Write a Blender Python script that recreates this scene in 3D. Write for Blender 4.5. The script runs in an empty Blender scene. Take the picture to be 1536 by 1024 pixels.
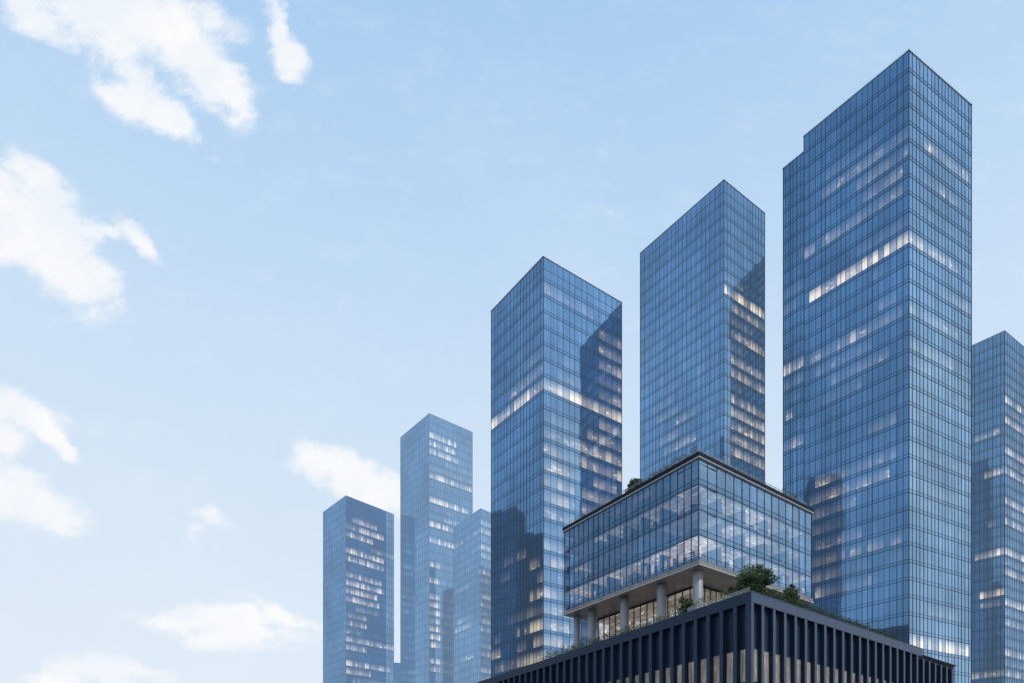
import bpy, bmesh, math, random
from mathutils import Vector, noise as mnoise

random.seed(7)
S = bpy.context.scene
COL = S.collection
F, CX, HY, ZC = 950.0, 768.0, 1190.0, 1.6        # focal length in px of the 1536 photo, centre column, horizon row, eye height

def plan(px, D): return Vector(((px - CX) / F * D, D))
def zed(py, D): return ZC + (HY - py) / F * D

# ------------------------------------------------------------------ materials
class NT:
    def __init__(s, tree): s.t = tree; s.n = tree.nodes; s.l = tree.links
    def new(s, typ, **kw):
        nd = s.n.new(typ)
        for k, v in kw.items(): setattr(nd, k, v)
        return nd
    def put(s, sock, v):
        if isinstance(v, bpy.types.NodeSocket): s.l.new(v, sock)
        elif v is not None: sock.default_value = v
    def math(s, op, a, b=None, c=None, clamp=False):
        nd = s.new('ShaderNodeMath', operation=op); nd.use_clamp = clamp
        s.put(nd.inputs[0], a)
        if b is not None: s.put(nd.inputs[1], b)
        if c is not None: s.put(nd.inputs[2], c)
        return nd.outputs[0]
    def vec(s, op, a, b=None, scale=None):
        nd = s.new('ShaderNodeVectorMath', operation=op)
        s.put(nd.inputs[0], a)
        if b is not None: s.put(nd.inputs[1], b)
        if scale is not None: s.put(nd.inputs['Scale'], scale)
        return nd.outputs[0]
    def smooth(s, x, lo, hi, a=0.0, b=1.0):
        nd = s.new('ShaderNodeMapRange', interpolation_type='SMOOTHSTEP')
        s.put(nd.inputs[0], x)
        for i, v in enumerate((lo, hi, a, b)): s.put(nd.inputs[i + 1], v)
        return nd.outputs[0]
    def mix(s, f, a, b, blend='MIX'):
        nd = s.new('ShaderNodeMix', data_type='RGBA', blend_type=blend)
        s.put(nd.inputs[0], f); s.put(nd.inputs[6], a); s.put(nd.inputs[7], b)
        return nd.outputs[2]
    def noise(s, vec, scale, detail=3, rough=.5):
        nd = s.new('ShaderNodeTexNoise'); s.put(nd.inputs['Vector'], vec)
        nd.inputs['Scale'].default_value = scale; nd.inputs['Detail'].default_value = detail
        nd.inputs['Roughness'].default_value = rough
        return nd.outputs[0]
    def attr(s, name, out='Fac'):
        return s.new('ShaderNodeAttribute', attribute_name=name).outputs[out]

def newmat(name):
    m = bpy.data.materials.new(name); m.use_nodes = True
    m.node_tree.nodes.clear()
    return m, NT(m.node_tree)

def rgb(r, g, b): return (r, g, b, 1.0)
HAZE = rgb(.40, .60, .86)  # distance haze, painted in as a bluish glow mixed into the material

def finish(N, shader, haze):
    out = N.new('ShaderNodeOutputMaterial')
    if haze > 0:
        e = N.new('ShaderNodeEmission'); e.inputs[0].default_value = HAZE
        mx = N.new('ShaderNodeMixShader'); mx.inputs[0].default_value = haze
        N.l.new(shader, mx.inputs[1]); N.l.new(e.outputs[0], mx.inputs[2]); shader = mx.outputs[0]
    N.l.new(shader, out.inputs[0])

def plain(name, col, rough=.5, metal=0.0, var=.15, nscale=1.5, haze=0.0, emit=0.0, bump=0.0, stretch=None, spec=.5):
    m, N = newmat(name)
    p = N.new('ShaderNodeBsdfPrincipled')
    tc = N.new('ShaderNodeTexCoord').outputs['Object']
    if stretch:
        tc = N.vec('MULTIPLY', tc, stretch)
    n = N.noise(tc, nscale, 5, .6)
    f = N.smooth(n, .25, .75, 1 - var, 1 + var)
    c = N.vec('SCALE', col[:3], scale=f)
    N.put(p.inputs['Base Color'], c)
    p.inputs['Metallic'].default_value = metal
    p.inputs['Specular IOR Level'].default_value = spec
    N.put(p.inputs['Roughness'], N.math('MULTIPLY_ADD', n, .2, rough - .1))
    if emit > 0:
        N.put(p.inputs['Emission Color'], c); p.inputs['Emission Strength'].default_value = emit
    if bump > 0:
        b = N.new('ShaderNodeBump'); b.inputs['Strength'].default_value = bump; b.inputs['Distance'].default_value = .05
        N.put(b.inputs['Height'], N.noise(tc, nscale * 6, 4)); N.put(p.inputs['Normal'], b.outputs[0])
    finish(N, p.outputs[0], haze)
    return m

def glass(name, tint, base=(.024, .052, .088), haze=0.0, warm=(1.0, .83, .62), litgain=.60, cell=1.0):
    """coated curtain-wall glass: tinted mirror over a dim interior, lit rooms behind the panes marked by the mesh"""
    m, N = newmat(name)
    uv = N.new('ShaderNodeUVMap').outputs[0]
    lit = N.attr('lit'); tone = N.attr('tone'); tilt = N.attr('tilt', 'Vector')
    ob = N.new('ShaderNodeTexCoord').outputs['Object']
    geo = N.new('ShaderNodeNewGeometry')
    # glass is never quite flat: each pane leans a little and bows a little
    bow = N.new('ShaderNodeTexNoise'); N.put(bow.inputs['Vector'], ob)
    bow.inputs['Scale'].default_value = .22; bow.inputs['Detail'].default_value = 1
    bw = N.vec('SCALE', N.vec('SUBTRACT', bow.outputs[1], (.5, .5, .5)), scale=.006)
    nrm = N.vec('NORMALIZE', N.vec('ADD', N.vec('ADD', geo.outputs['Normal'], tilt), bw))
    # slow tonal drift + fine vertical streaks (blinds, joints)
    drift = N.smooth(N.noise(ob, .045, 4, .6), .3, .7, .80, 1.20)
    st = N.vec('MULTIPLY', uv, (5.5, .12, 1))
    streak = N.smooth(N.noise(st, 1.0, 2, .6), .3, .75, .82, 1.22)
    sp = N.new('ShaderNodeSeparateXYZ'); N.put(sp.inputs[0], uv)
    fu = N.math('FRACT', sp.outputs[0]); fv = N.math('FRACT', sp.outputs[1])
    edge = N.math('MULTIPLY_ADD', N.smooth(fu, .10, .22, 1, 0), .22, 1.0)
    f = N.math('MULTIPLY', N.math('MULTIPLY', drift, streak), N.math('MULTIPLY', tone, edge))
    g = N.new('ShaderNodeBsdfGlossy'); g.inputs['Roughness'].default_value = .035
    N.put(g.inputs['Color'], N.vec('SCALE', tint, scale=f)); N.put(g.inputs['Normal'], nrm)
    # interior: a painted glow, faint behind unlit panes too
    d = N.new('ShaderNodeEmission'); 
    def cells(sx, sy, o):
        q = N.vec('FLOOR', N.vec('ADD', N.vec('MULTIPLY', uv, (sx * cell, sy, 1)), (o, o * .37, 0)))
        nd = N.new('ShaderNodeTexWhiteNoise', noise_dimensions='2D'); N.put(nd.inputs[0], q); return nd.outputs[0]
    wv = N.new('ShaderNodeTexNoise'); N.put(wv.inputs['Vector'], uv); wv.inputs['Scale'].default_value = 2.2; wv.inputs['Detail'].default_value = 3
    a = N.noise(N.vec('MULTIPLY', uv, (.45 * cell, 1.2, 1)), 1.0, 3, .5)
    b = N.noise(N.vec('MULTIPLY', N.vec('ADD', uv, (31.3, 17.1, 0)), (1.1 * cell, 5.5, 1)), 1.0, 3, .6)
    thr = N.math('MULTIPLY_ADD', lit, -.28, .60)
    m1 = N.smooth(a, thr, N.math('ADD', thr, .20))
    blocks = N.math('ADD', N.math('MULTIPLY', N.smooth(cells(1.7, 4, .3), .25, .75), .55), N.math('MULTIPLY', N.smooth(cells(3.3, 7, 5.1), .3, .8), .45))
    m2 = N.math('MULTIPLY', N.smooth(b, .36, .62, .45, 1.0), N.math('MULTIPLY_ADD', blocks, .75, .25))
    fall = N.math('MULTIPLY', N.smooth(fv, .30, .95, 1.0, .06), N.smooth(fv, .0, .06, .5, 1.0))
    blind = N.smooth(N.noise(N.vec('MULTIPLY', uv, (7.3, .6, 1)), 1.0, 2), .35, .6, .72, 1.0)
    mask = N.math('MULTIPLY', N.math('MULTIPLY', m1, m2), N.math('MULTIPLY', fall, blind))
    mask = N.math('MULTIPLY', mask, N.smooth(lit, .02, .65))
    soft = N.math('MULTIPLY', N.math('MULTIPLY', fall, N.math('POWER', lit, 1.4)), .42)      # the whole lit room glows a little
    soft = N.math('ADD', soft, N.math('MULTIPLY', N.math('MULTIPLY', N.math('POWER', lit, 6.0), N.smooth(fv, .75, 1.0, .42, .05)), blind))
    mask = N.math('MAXIMUM', mask, soft)
    mask = N.math('MULTIPLY', mask, N.smooth(lit, 0, .01))
    ic = N.mix(mask, rgb(*base), rgb(*warm))
    N.put(d.inputs[0], ic); N.put(d.inputs[1], N.math('MULTIPLY_ADD', mask, litgain, .6))
    ad = N.new('ShaderNodeAddShader'); N.l.new(g.outputs[0], ad.inputs[0]); N.l.new(d.outputs[0], ad.inputs[1])
    finish(N, ad.outputs[0], haze)
    return m

def vision_glass(name, tint, see):
    """coated glass one can look through into the rooms behind"""
    m, N = newmat(name)
    uv = N.new('ShaderNodeUVMap').outputs[0]
    tone = N.attr('tone'); tilt = N.attr('tilt', 'Vector'); ob = N.new('ShaderNodeTexCoord').outputs['Object']
    geo = N.new('ShaderNodeNewGeometry')
    nrm = N.vec('NORMALIZE', N.vec('ADD', geo.outputs['Normal'], tilt))
    drift = N.smooth(N.noise(ob, .09, 4, .6), .3, .7, .82, 1.18)
    streak = N.smooth(N.noise(N.vec('MULTIPLY', uv, (5.5, .12, 1)), 1.0, 2, .6), .3, .75, .88, 1.14)
    sp = N.new('ShaderNodeSeparateXYZ'); N.put(sp.inputs[0], uv)
    fu = N.math('FRACT', sp.outputs[0])
    edge = N.math('ADD', N.smooth(fu, .07, .13, .35, 0), N.smooth(fu, .90, .95, 0, .18))
    f = N.math('MULTIPLY', N.math('MULTIPLY', drift, streak), N.math('MULTIPLY', tone, N.math('ADD', edge, 1.0)))
    g = N.new('ShaderNodeBsdfGlossy'); g.inputs['Roughness'].default_value = .03
    N.put(g.inputs['Color'], N.vec('SCALE', tint, scale=f)); N.put(g.inputs['Normal'], nrm)
    t = N.new('ShaderNodeBsdfTransparent'); t.inputs[0].default_value = see
    ad = N.new('ShaderNodeAddShader'); N.l.new(g.outputs[0], ad.inputs[0]); N.l.new(t.outputs[0], ad.inputs[1])
    finish(N, ad.outputs[0], 0); return m

def glow_mat(name, col, k0, k1):
    """surface of a lit room: glows with the face's own 'lit' value"""
    m, N = newmat(name)
    lit = N.attr('lit'); tone = N.attr('tone'); ob = N.new('ShaderNodeTexCoord').outputs['Object']
    e = N.new('ShaderNodeEmission')
    n = N.smooth(N.noise(ob, .6, 4, .6), .3, .7, .6, 1.2)
    N.put(e.inputs[0], N.vec('SCALE', col, scale=N.math('MULTIPLY', n, tone)))
    N.put(e.inputs[1], N.math('MULTIPLY_ADD', lit, k1, k0))
    finish(N, e.outputs[0], 0); return m

# ------------------------------------------------------------------ mesh helpers
def link(name, me, mat, parent=None):
    o = bpy.data.objects.new(name, me); COL.objects.link(o)
    if mat: me.materials.append(mat)
    if parent: o.parent = parent; o.matrix_parent_inverse = parent.matrix_world.inverted()
    return o

class MB:
    def __init__(s): s.v = []; s.f = []; s.uv = []; s.at = []
    def quad(s, p, uv=None, at=None):
        i = len(s.v); s.v += [tuple(q) for q in p]; s.f.append(tuple(range(i, i + len(p))))
        s.uv.append(uv); s.at.append(at)
    def hull(s, base, z0, z1, cap=True):
        """vertical prism over a plan polygon (counter-clockwise)"""
        n = len(base)
        for i in range(n):
            a, b = base[i], base[(i + 1) % n]
            s.quad([(a[0], a[1], z0), (b[0], b[1], z0), (b[0], b[1], z1), (a[0], a[1], z1)])
        if cap:
            s.quad([(p[0], p[1], z1) for p in base]); s.quad([(p[0], p[1], z0) for p in reversed(base)])
    def bar(s, c, u, hw, n, d0, d1, z0, z1):
        """box on a wall: centre c in plan, along u half-width hw, from depth d0 to d1 along normal n"""
        a = c - u * hw; b = c + u * hw
        s.hull(ccw([a + n * d0, b + n * d0, b + n * d1, a + n * d1]), z0, z1)
    def box3(s, o, ax, ay, az):
        o, ax, ay, az = map(Vector, (o, ax, ay, az))
        P = lambda i, j, k: o + ax * i + ay * j + az * k
        for q in (((0,0,0),(0,1,0),(1,1,0),(1,0,0)), ((0,0,1),(1,0,1),(1,1,1),(0,1,1)), ((0,0,0),(1,0,0),(1,0,1),(0,0,1)),
                  ((0,1,0),(0,1,1),(1,1,1),(1,1,0)), ((0,0,0),(0,0,1),(0,1,1),(0,1,0)), ((1,0,0),(1,1,0),(1,1,1),(1,0,1))):
            s.quad([P(*k) for k in q])
    def mesh(s, name):
        me = bpy.data.meshes.new(name); me.from_pydata(s.v, [], s.f)
        if any(u is not None for u in s.uv):
            L = me.uv_layers.new(name='UVMap').data; k = 0
            for f, u in zip(s.f, s.uv):
                for j in range(len(f)): L[k].uv = u[j] if u else (0, 0); k += 1
        if any(a is not None for a in s.at):
            lit = me.attributes.new('lit', 'FLOAT', 'FACE'); tone = me.attributes.new('tone', 'FLOAT', 'FACE')
            tilt = me.attributes.new('tilt', 'FLOAT_VECTOR', 'FACE')
            for i, a in enumerate(s.at):
                a = a or (0, 1, (0, 0, 0))
                lit.data[i].value = a[0]; tone.data[i].value = a[1]; tilt.data[i].vector = a[2]
        me.update(); return me
    def build(s, name, mat, parent=None): return link(name, s.mesh(name), mat, parent)

def ccw(p):
    A = sum(p[i][0] * p[(i + 1) % len(p)][1] - p[(i + 1) % len(p)][0] * p[i][1] for i in range(len(p)))
    return p if A > 0 else list(reversed(p))

def root(name, loc, label, cat, group=None):
    o = bpy.data.objects.new(name, None); COL.objects.link(o); o.location = loc; o.empty_display_size = 2
    o['label'] = label; o['category'] = cat
    if group: o['group'] = group
    bpy.context.view_layer.update()
    return o

def tag(o, label=None, cat=None, kind=None, group=None):
    if label: o['label'] = label
    if cat: o['category'] = cat
    if kind: o['kind'] = kind
    if group: o['group'] = group
    return o

# ------------------------------------------------------------------ curtain wall
def bay_edges(n, rng, jitter):
    w = [1 + (rng.random() - .5) * jitter for _ in range(n)]
    t = sum(w); e = [0]
    for x in w: e.append(e[-1] + x / t)
    return e

def curtain(parent, corners, ztop, zbot, fh, extra, faces, mull, seed, span=.2, mw=.10, md=.16, jitter=.5, coping=None,
            wave=.0018, close_top=True, bottom_span=False):
    """corners: plan points, near corner first, then left, back, right.  faces: per side dict(n, glass, lit)"""
    rng = random.Random(seed)
    sides = []
    k = len(corners)
    cen = sum(corners, Vector((0, 0))) / k
    order = [(corners[i], corners[(i + 1) % k]) for i in range(k)]
    zs = [ztop - extra * fh]
    while zs[-1] > zbot + .3 * fh: zs.append(zs[-1] - fh)
    mat_names = {}
    bands = [MB() for _ in zs]; slots = {}
    spn = {}
    mb = MB()
    mats = []
    for (a, b), fc in zip(order, faces):
        u = (b - a); L = u.length; u.normalize(); n = Vector((u.y, -u.x))
        if n.dot((a + b) / 2 - cen) < 0: n = -n
        flip = n.dot(Vector((u.y, -u.x))) < 0
        e = bay_edges(fc['n'], rng, jitter); gm = fc['glass']
        if gm not in mats: mats.append(gm)
        mi = mats.index(gm)
        def pane(M, t0, t1, z0, z1, uv, at, inset=0.0):
            p, q = a + u * L * t0 - n * inset, a + u * L * t1 - n * inset
            P = [(p.x, p.y, z0), (q.x, q.y, z0), (q.x, q.y, z1), (p.x, p.y, z1)]
            if flip: P.reverse(); uv = list(reversed(uv))
            M.quad(P, uv, at); M.mi = getattr(M, 'mi', []) + [mi]
        off = rng.random() * 3
        for j in range(len(zs)):
            top = ztop if j == 0 else zs[j - 1]
            low = zs[j]
            if low < zbot: low = zbot
            vis0 = low + (0 if (low == zbot and not bottom_span) else span * fh)
            for i in range(fc['n']):
                uu = (e[i] + e[i + 1]) / 2
                lv = fc['lit'](j, 1 - uu if (b - corners[0]).length < .01 else uu, rng) if fc.get('lit') else 0
                tn = 1 + (rng.random() - .5) * .16
                w = mnoise.noise(Vector((i * .35 + off * 7, j * .5, off)))
                tl = Vector(((rng.random() - .5) * wave, (rng.random() - .5) * wave, (rng.random() - .5) * wave)) * 2 + Vector((u.x, u.y, .6)) * w * wave
                pane(bands[j], e[i], e[i + 1], vis0, top, [(i, j), (i + 1, j), (i + 1, j + 1), (i, j + 1)], (lv, tn, tuple(tl)))
                if vis0 > low:
                    slots.setdefault(j, MB())
                    pane(slots[j], e[i], e[i + 1], low, vis0, [(i, j), (i + 1, j), (i + 1, j + .3), (i, j + .3)], (0, tn * .88, tuple(tl)))
        # horizontals
        for j in range(len(zs)):
            for z in ([zs[j], zs[j] + span * fh]):
                if z < zbot - .01: continue
                c = (a + b) / 2
                big = z == zs[j]
                mb.bar(c, u, L / 2, n, -.02, md * (.75 if big else .5), z - mw * (.42 if big else .26), z + mw * (.42 if big else .26))
        if extra > 1.2:
            mb.bar((a + b) / 2, u, L / 2, n, -.02, md * .5, ztop - fh * extra * .5, ztop - fh * extra * .5 + mw)
        for i, t in enumerate(e):
            hw = mw * (.5 if 0 < i < len(e) - 1 else .9)
            if 0 < i < len(e) - 1: hw *= rng.choice((.7, 1, 1.25))
            mb.bar(a + u * L * t, u, hw, n, -.03, md, zbot, ztop)
    for M in bands:
        o = M.build('window_band', None, parent)
        for m in mats: o.data.materials.append(m)
        for p, k2 in zip(o.data.polygons, M.mi): p.material_index = k2
    for M in slots.values():
        o = M.build('spandrel_band', None, parent)
        for m in mats: o.data.materials.append(m)
        for p, k2 in zip(o.data.polygons, M.mi): p.material_index = k2
    mb.build('mullions', mull, parent)
    if close_top:
        r = MB(); r.quad([(p.x, p.y, ztop - .6) for p in ccw(list(corners))]); r.build('roof', M_ROOF, parent)
    if coping:
        c = MB()
        for (a, b) in order:
            u = (b - a).normalized(); n = Vector((u.y, -u.x))
            if n.dot((a + b) / 2 - cen) < 0: n = -n
            c.bar((a + b) / 2, u, (b - a).length / 2 + .16, n, -.35, .17, ztop, ztop + .22)
        c.build('coping', coping, parent)

M_ROOF = plain('roof_membrane', (.22, .23, .25), .8)

def lits(rows, base=None):
    """rows: {storey: [(u0,u1,strength)]}; base(j,u,rng) gives the rest"""
    def f(j, u, rng):
        v = 0
        for (a, b, s) in rows.get(j, ()):
            if a <= u <= b:
                v = max(v, s * (.55 + .6 * rng.random()))
        if base: v = max(v, base(j, u, rng))
        return min(v, 1)
    return f

def runs(seed, dens, j0=0, j1=99, u0=0, u1=1, s=.6):
    r = random.Random(seed); tab = {}
    for j in range(120):
        k = []
        while r.random() < dens:
            c = r.random(); w = .05 + r.random() * .25
            k.append((c - w, c + w, s * (.4 + .8 * r.random())))
            if len(k) > 3: break
        tab[j] = k
    def f(j, u, rng):
        if not (j0 <= j <= j1 and u0 <= u <= u1): return 0
        v = 0
        for a, b, q in tab.get(j, ()):
            if a <= u <= b and rng.random() > .25: v = max(v, q * (.6 + .6 * rng.random()))
        return v
    return f

def both(*fs):
    return lambda j, u, rng: max(f(j, u, rng) for f in fs)

def corners_of(xc, yc, Dc, xl, yl, xr, yr):
    Dl = Dc * (HY - yc) / (HY - yl); Dr = Dc * (HY - yc) / (HY - yr)
    P, Lp, R = plan(xc, Dc), plan(xl, Dl), plan(xr, Dr)
    return [P, Lp, Lp + R - P, R]

# glass colours; dim and bright copies paint in how light falls on each face
G = {}
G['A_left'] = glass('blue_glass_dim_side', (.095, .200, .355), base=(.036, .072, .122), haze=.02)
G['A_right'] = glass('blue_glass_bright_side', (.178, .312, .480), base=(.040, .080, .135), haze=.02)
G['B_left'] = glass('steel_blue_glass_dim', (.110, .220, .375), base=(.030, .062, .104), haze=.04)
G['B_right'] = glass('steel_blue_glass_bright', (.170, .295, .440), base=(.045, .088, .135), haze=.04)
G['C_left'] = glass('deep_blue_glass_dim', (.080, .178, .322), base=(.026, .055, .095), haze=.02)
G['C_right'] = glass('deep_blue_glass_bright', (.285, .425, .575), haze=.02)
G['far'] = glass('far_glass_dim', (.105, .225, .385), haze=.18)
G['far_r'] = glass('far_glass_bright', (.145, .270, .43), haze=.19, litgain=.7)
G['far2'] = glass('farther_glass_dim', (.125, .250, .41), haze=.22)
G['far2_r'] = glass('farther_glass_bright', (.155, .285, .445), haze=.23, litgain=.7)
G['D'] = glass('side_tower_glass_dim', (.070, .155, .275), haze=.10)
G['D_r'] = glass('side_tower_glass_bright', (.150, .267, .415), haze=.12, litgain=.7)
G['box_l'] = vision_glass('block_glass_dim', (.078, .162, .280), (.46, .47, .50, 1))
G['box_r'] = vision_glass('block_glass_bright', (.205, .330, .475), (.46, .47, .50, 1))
MU = plain('dark_mullion', (.018, .042, .080), .4, .2)
MU_B = plain('blue_mullion', (.02, .045, .085), .35, .3, haze=.04)
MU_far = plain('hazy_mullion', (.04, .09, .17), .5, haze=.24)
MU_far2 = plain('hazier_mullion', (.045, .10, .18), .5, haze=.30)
MU_D = plain('side_mullion', (.02, .05, .10), .5, haze=.06)
COP = plain('light_coping', (.55, .60, .66), .4)
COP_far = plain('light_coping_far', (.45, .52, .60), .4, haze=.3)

# ------------------------------------------------------------------ towers
# tallest tower (right), near corner at column 1363
CC = corners_of(1363.5, 76, 150, 1206, 205, 1457, 158)
fhC = 26.3 * 150 / F
rt = root('skyscraper', (CC[0].x, CC[0].y, 0), 'tallest glass tower in the picture, with a lower stepped wing on its left', 'skyscraper')
litC_l = lits({3: [(.25, .75, .25)], 4: [(.0, .8, .42), (.25, .6, .5)], 5: [(.0, .35, .45), (.3, .5, .5)], 6: [(.05, .4, .5)], 7: [(.05, .5, .45), (.4, .8, .55), (.88, 1, .75)],
               9: [(0, .5, .3)], 10: [(0, .93, 1.0), (0, .6, 1.0)], 11: [(.2, .3, .3)], 13: [(.1, .25, .45)], 14: [(.05, .62, .6), (.45, .55, .95), (.55, .95, .5)], 15: [(.3, .9, .35)], 16: [(.15, .7, .38)], 17: [(.4, .8, .3)],
               20: [(.1, .35, .4)], 22: [(.1, .9, .42), (.7, .85, .8)], 23: [(.15, .6, .5), (.62, .72, .7)], 24: [(.5, .95, .45)], 26: [(.4, .9, .45)], 28: [(.6, .95, .5)], 29: [(.3, .8, .4), (.75, .9, .8)]},
              runs(3, .35, 17, 40, s=.45))
litC_r = lits({4: [(.25, .95, .55)], 6: [(.2, .8, .45)], 8: [(.3, .7, .25)], 10: [(.0, .75, .75)], 12: [(.5, 1, .5)], 14: [(0, .75, .5)], 16: [(0, .7, .5)], 17: [(0, .4, .3)], 22: [(.2, .6, .3)],
               24: [(.3, .8, .3)], 31: [(.3, .8, .45)], 33: [(0, .95, .95)], 34: [(.1, .6, .5)]}, runs(5, .3, 2, 33, s=.25))
back = lambda k: dict(n=10, glass=G[k], lit=None)
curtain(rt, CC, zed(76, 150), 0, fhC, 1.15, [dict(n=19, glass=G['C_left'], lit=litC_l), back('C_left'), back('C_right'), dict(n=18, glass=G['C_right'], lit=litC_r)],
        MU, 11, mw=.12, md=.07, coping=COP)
# its wing
uL = (CC[1] - CC[0]).normalized(); uR = (CC[3] - CC[0])
Dw = 150 * (1363.5 - 8) / (1174.5 - 8)
Wl = plan(1174.5, Dw); 
W0 = CC[1] - uR * .0
WC = [W0 + uL * .02 + uR.normalized() * .12, Wl + uR.normalized() * .12, Wl + uR * .8, CC[1] + uL * .02 + uR * .8]
litW = lits({8: [(0, 1, .3)], 9: [(.3, 1, .3)], 13: [(.0, 1, .95)], 14: [(0, 1, .35)], 18: [(0, .7, .7)]}, runs(8, .3, 8, 40, s=.4))
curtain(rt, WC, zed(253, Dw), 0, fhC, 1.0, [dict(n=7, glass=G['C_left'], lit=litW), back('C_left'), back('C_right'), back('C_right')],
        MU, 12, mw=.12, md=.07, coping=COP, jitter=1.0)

# middle tower B
CB = corners_of(1086, 270, 201, 960.5, 380, 1147, 320)
fhB = 19.8 * 201 / F
rt = root('skyscraper', (CB[0].x, CB[0].y, 0), 'glass tower rising behind the low glass block, left of the tallest tower', 'skyscraper')
litB_l = lits({14: [(.5, .8, .5)], 15: [(.3, .55, .5)], 16: [(.5, .75, .45)], 13: [(.6, .85, .3)], 17: [(.3, .7, .5)], 19: [(.5, .85, .5)], 20: [(.6, .9, .6)]}, runs(21, .25, 11, 40, s=.4))
dk = {7: [(0, 1, .95)], 6: [(.0, .5, .3)], 8: [(.15, 1, .7)], 9: [(.2, .7, .4)]}
for j in (10, 12, 13, 15, 16, 17, 18, 19): dk[j] = [(.16, .97, .78)]
dk[11] = [(.2, .5, .3)]; dk[14] = [(.2, .4, .3)]; dk[21] = [(.2, .5, .4)]
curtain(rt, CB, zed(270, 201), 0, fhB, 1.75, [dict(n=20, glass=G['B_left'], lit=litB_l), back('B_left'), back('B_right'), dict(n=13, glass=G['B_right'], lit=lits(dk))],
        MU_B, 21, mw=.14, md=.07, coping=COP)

# tower A
CA = corners_of(815, 385, 165, 737, 467, 932.5, 454)
fhA = 24.0 * 165 / F
rt = root('skyscraper', (CA[0].x, CA[0].y, 0), 'glass tower with a bright lit band round its corner, left of the glass block', 'skyscraper')
litA_l = lits({5: [(0, .35, .3)], 6: [(0, .6, .45)], 7: [(0, 1, .98)], 18: [(.6, .8, .3)], 20: [(0, .25, .7)], 19: [(0, .1, .5)], 21: [(0, .3, .5), (.3, .7, .3)], 22: [(0, .25, .9), (.4, .5, .6)],
               23: [(0, .2, .8), (.3, .5, .6), (.8, 1, .6)], 24: [(0, .5, .75)], 25: [(.2, .5, .45)], 26: [(0, .3, .9), (.35, .5, .9)], 27: [(0, .6, .95), (.6, .8, .6)]}, runs(31, .5, 17, 40, s=.5))
ra = {1: [(0, .6, .45)], 2: [(.66, 1, .55)], 3: [(.66, 1, .5)], 7: [(0, 1, .98)], 6: [(.15, .5, .35), (.66, 1, .7)], 0: [(.7, 1, .15)]}
for j in (4, 5, 8): ra[j] = [(.66, 1, .75)]
ra[5] = [(.66, 1, .6), (.2, .4, .3)]
ra[9] = [(0, .5, .4), (.55, 1, .7)]; ra[10] = [(0, .5, .6), (.5, 1, .8)]; ra[11] = [(0, .5, .65), (.5, 1, .8)]; ra[12] = [(0, .5, .7), (.6, .9, .6)]
for j in range(13, 28): ra[j] = [(0, .4, .72), (.45, 1, .62)]
ra[16] = [(0, .5, .35), (.5, 1, .5)]; ra[19] = [(0, .4, .35)]
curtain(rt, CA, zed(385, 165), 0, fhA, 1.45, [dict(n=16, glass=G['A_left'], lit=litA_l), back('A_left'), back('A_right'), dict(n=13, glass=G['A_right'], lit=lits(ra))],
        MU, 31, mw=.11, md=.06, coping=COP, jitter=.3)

# far towers on the left
C2 = corners_of(644, 620, 340, 601, 656, 708.5, 648)
rt = root('skyscraper', (C2[0].x, C2[0].y, 0), 'tall slim hazy tower, second from the left edge of the skyline', 'skyscraper')
r2 = {2: [(0, .6, 1)], 3: [(0, .6, .95)], 4: [(0, .68, .85)], 5: [(.4, 1, .35)], 6: [(0, 1, .45)], 7: [(0, 1, .95)], 10: [(0, .9, .95)], 11: [(0, .5, .3)], 12: [(.3, 1, .7), (0, .3, .4)], 13: [(0, .8, .95)], 15: [(0, .7, .9)]}
for j in (18, 20, 22, 23, 24, 25, 26, 27, 28, 30, 31): r2[j] = [(0, .27, .9), (.3, .8, .35)]
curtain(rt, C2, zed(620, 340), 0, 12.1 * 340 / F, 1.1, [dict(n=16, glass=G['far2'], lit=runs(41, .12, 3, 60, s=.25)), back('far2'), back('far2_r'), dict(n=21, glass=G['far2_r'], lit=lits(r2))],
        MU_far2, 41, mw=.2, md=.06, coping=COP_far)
C1 = corners_of(519, 743, 365, 485, 768, 590.5, 771)
rt = root('skyscraper', (C1[0].x, C1[0].y, 0), 'leftmost hazy glass tower with rows of lit windows on its right face', 'skyscraper')
r1 = {2: [(.15, .65, .8)], 3: [(0, .3, .6), (.25, .8, .95)], 4: [(0, .55, .95)], 5: [(.5, 1, .5)], 6: [(0, .8, .95)], 7: [(0, .8, .9)], 8: [(.1, .2, .4)], 9: [(0, .75, .85)], 10: [(0, .8, .95)], 11: [(0, .65, .9)], 12: [(0, .7, .9)], 13: [(.2, .7, .6)], 14: [(0, .4, .7)],
      15: [(0, .4, .8)], 16: [(0, .3, .5)], 17: [(0, 1, .8)], 18: [(0, .4, .8)], 19: [(0, .2, .3)], 20: [(0, .9, .9)], 21: [(0, .5, .8)], 22: [(.2, 1, .5)], 23: [(0, .9, .8)], 24: [(0, .4, .8), (.5, .9, .8)], 25: [(0, .5, .7)]}
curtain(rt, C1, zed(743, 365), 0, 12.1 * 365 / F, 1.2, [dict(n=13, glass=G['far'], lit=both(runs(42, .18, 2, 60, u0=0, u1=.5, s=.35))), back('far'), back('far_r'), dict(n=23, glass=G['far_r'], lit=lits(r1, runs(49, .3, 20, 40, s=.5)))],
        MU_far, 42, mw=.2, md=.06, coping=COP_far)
C3 = corners_of(721, 762.5, 300, 680.5, 791, 760, 779)
rt = root('skyscraper', (C3[0].x, C3[0].y, 0), 'shorter hazy tower between the slim far tower and the nearer glass tower', 'skyscraper')
r3 = {j: [(0, 1, .75 if j % 3 else .35)] for j in range(1, 40)}
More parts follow.
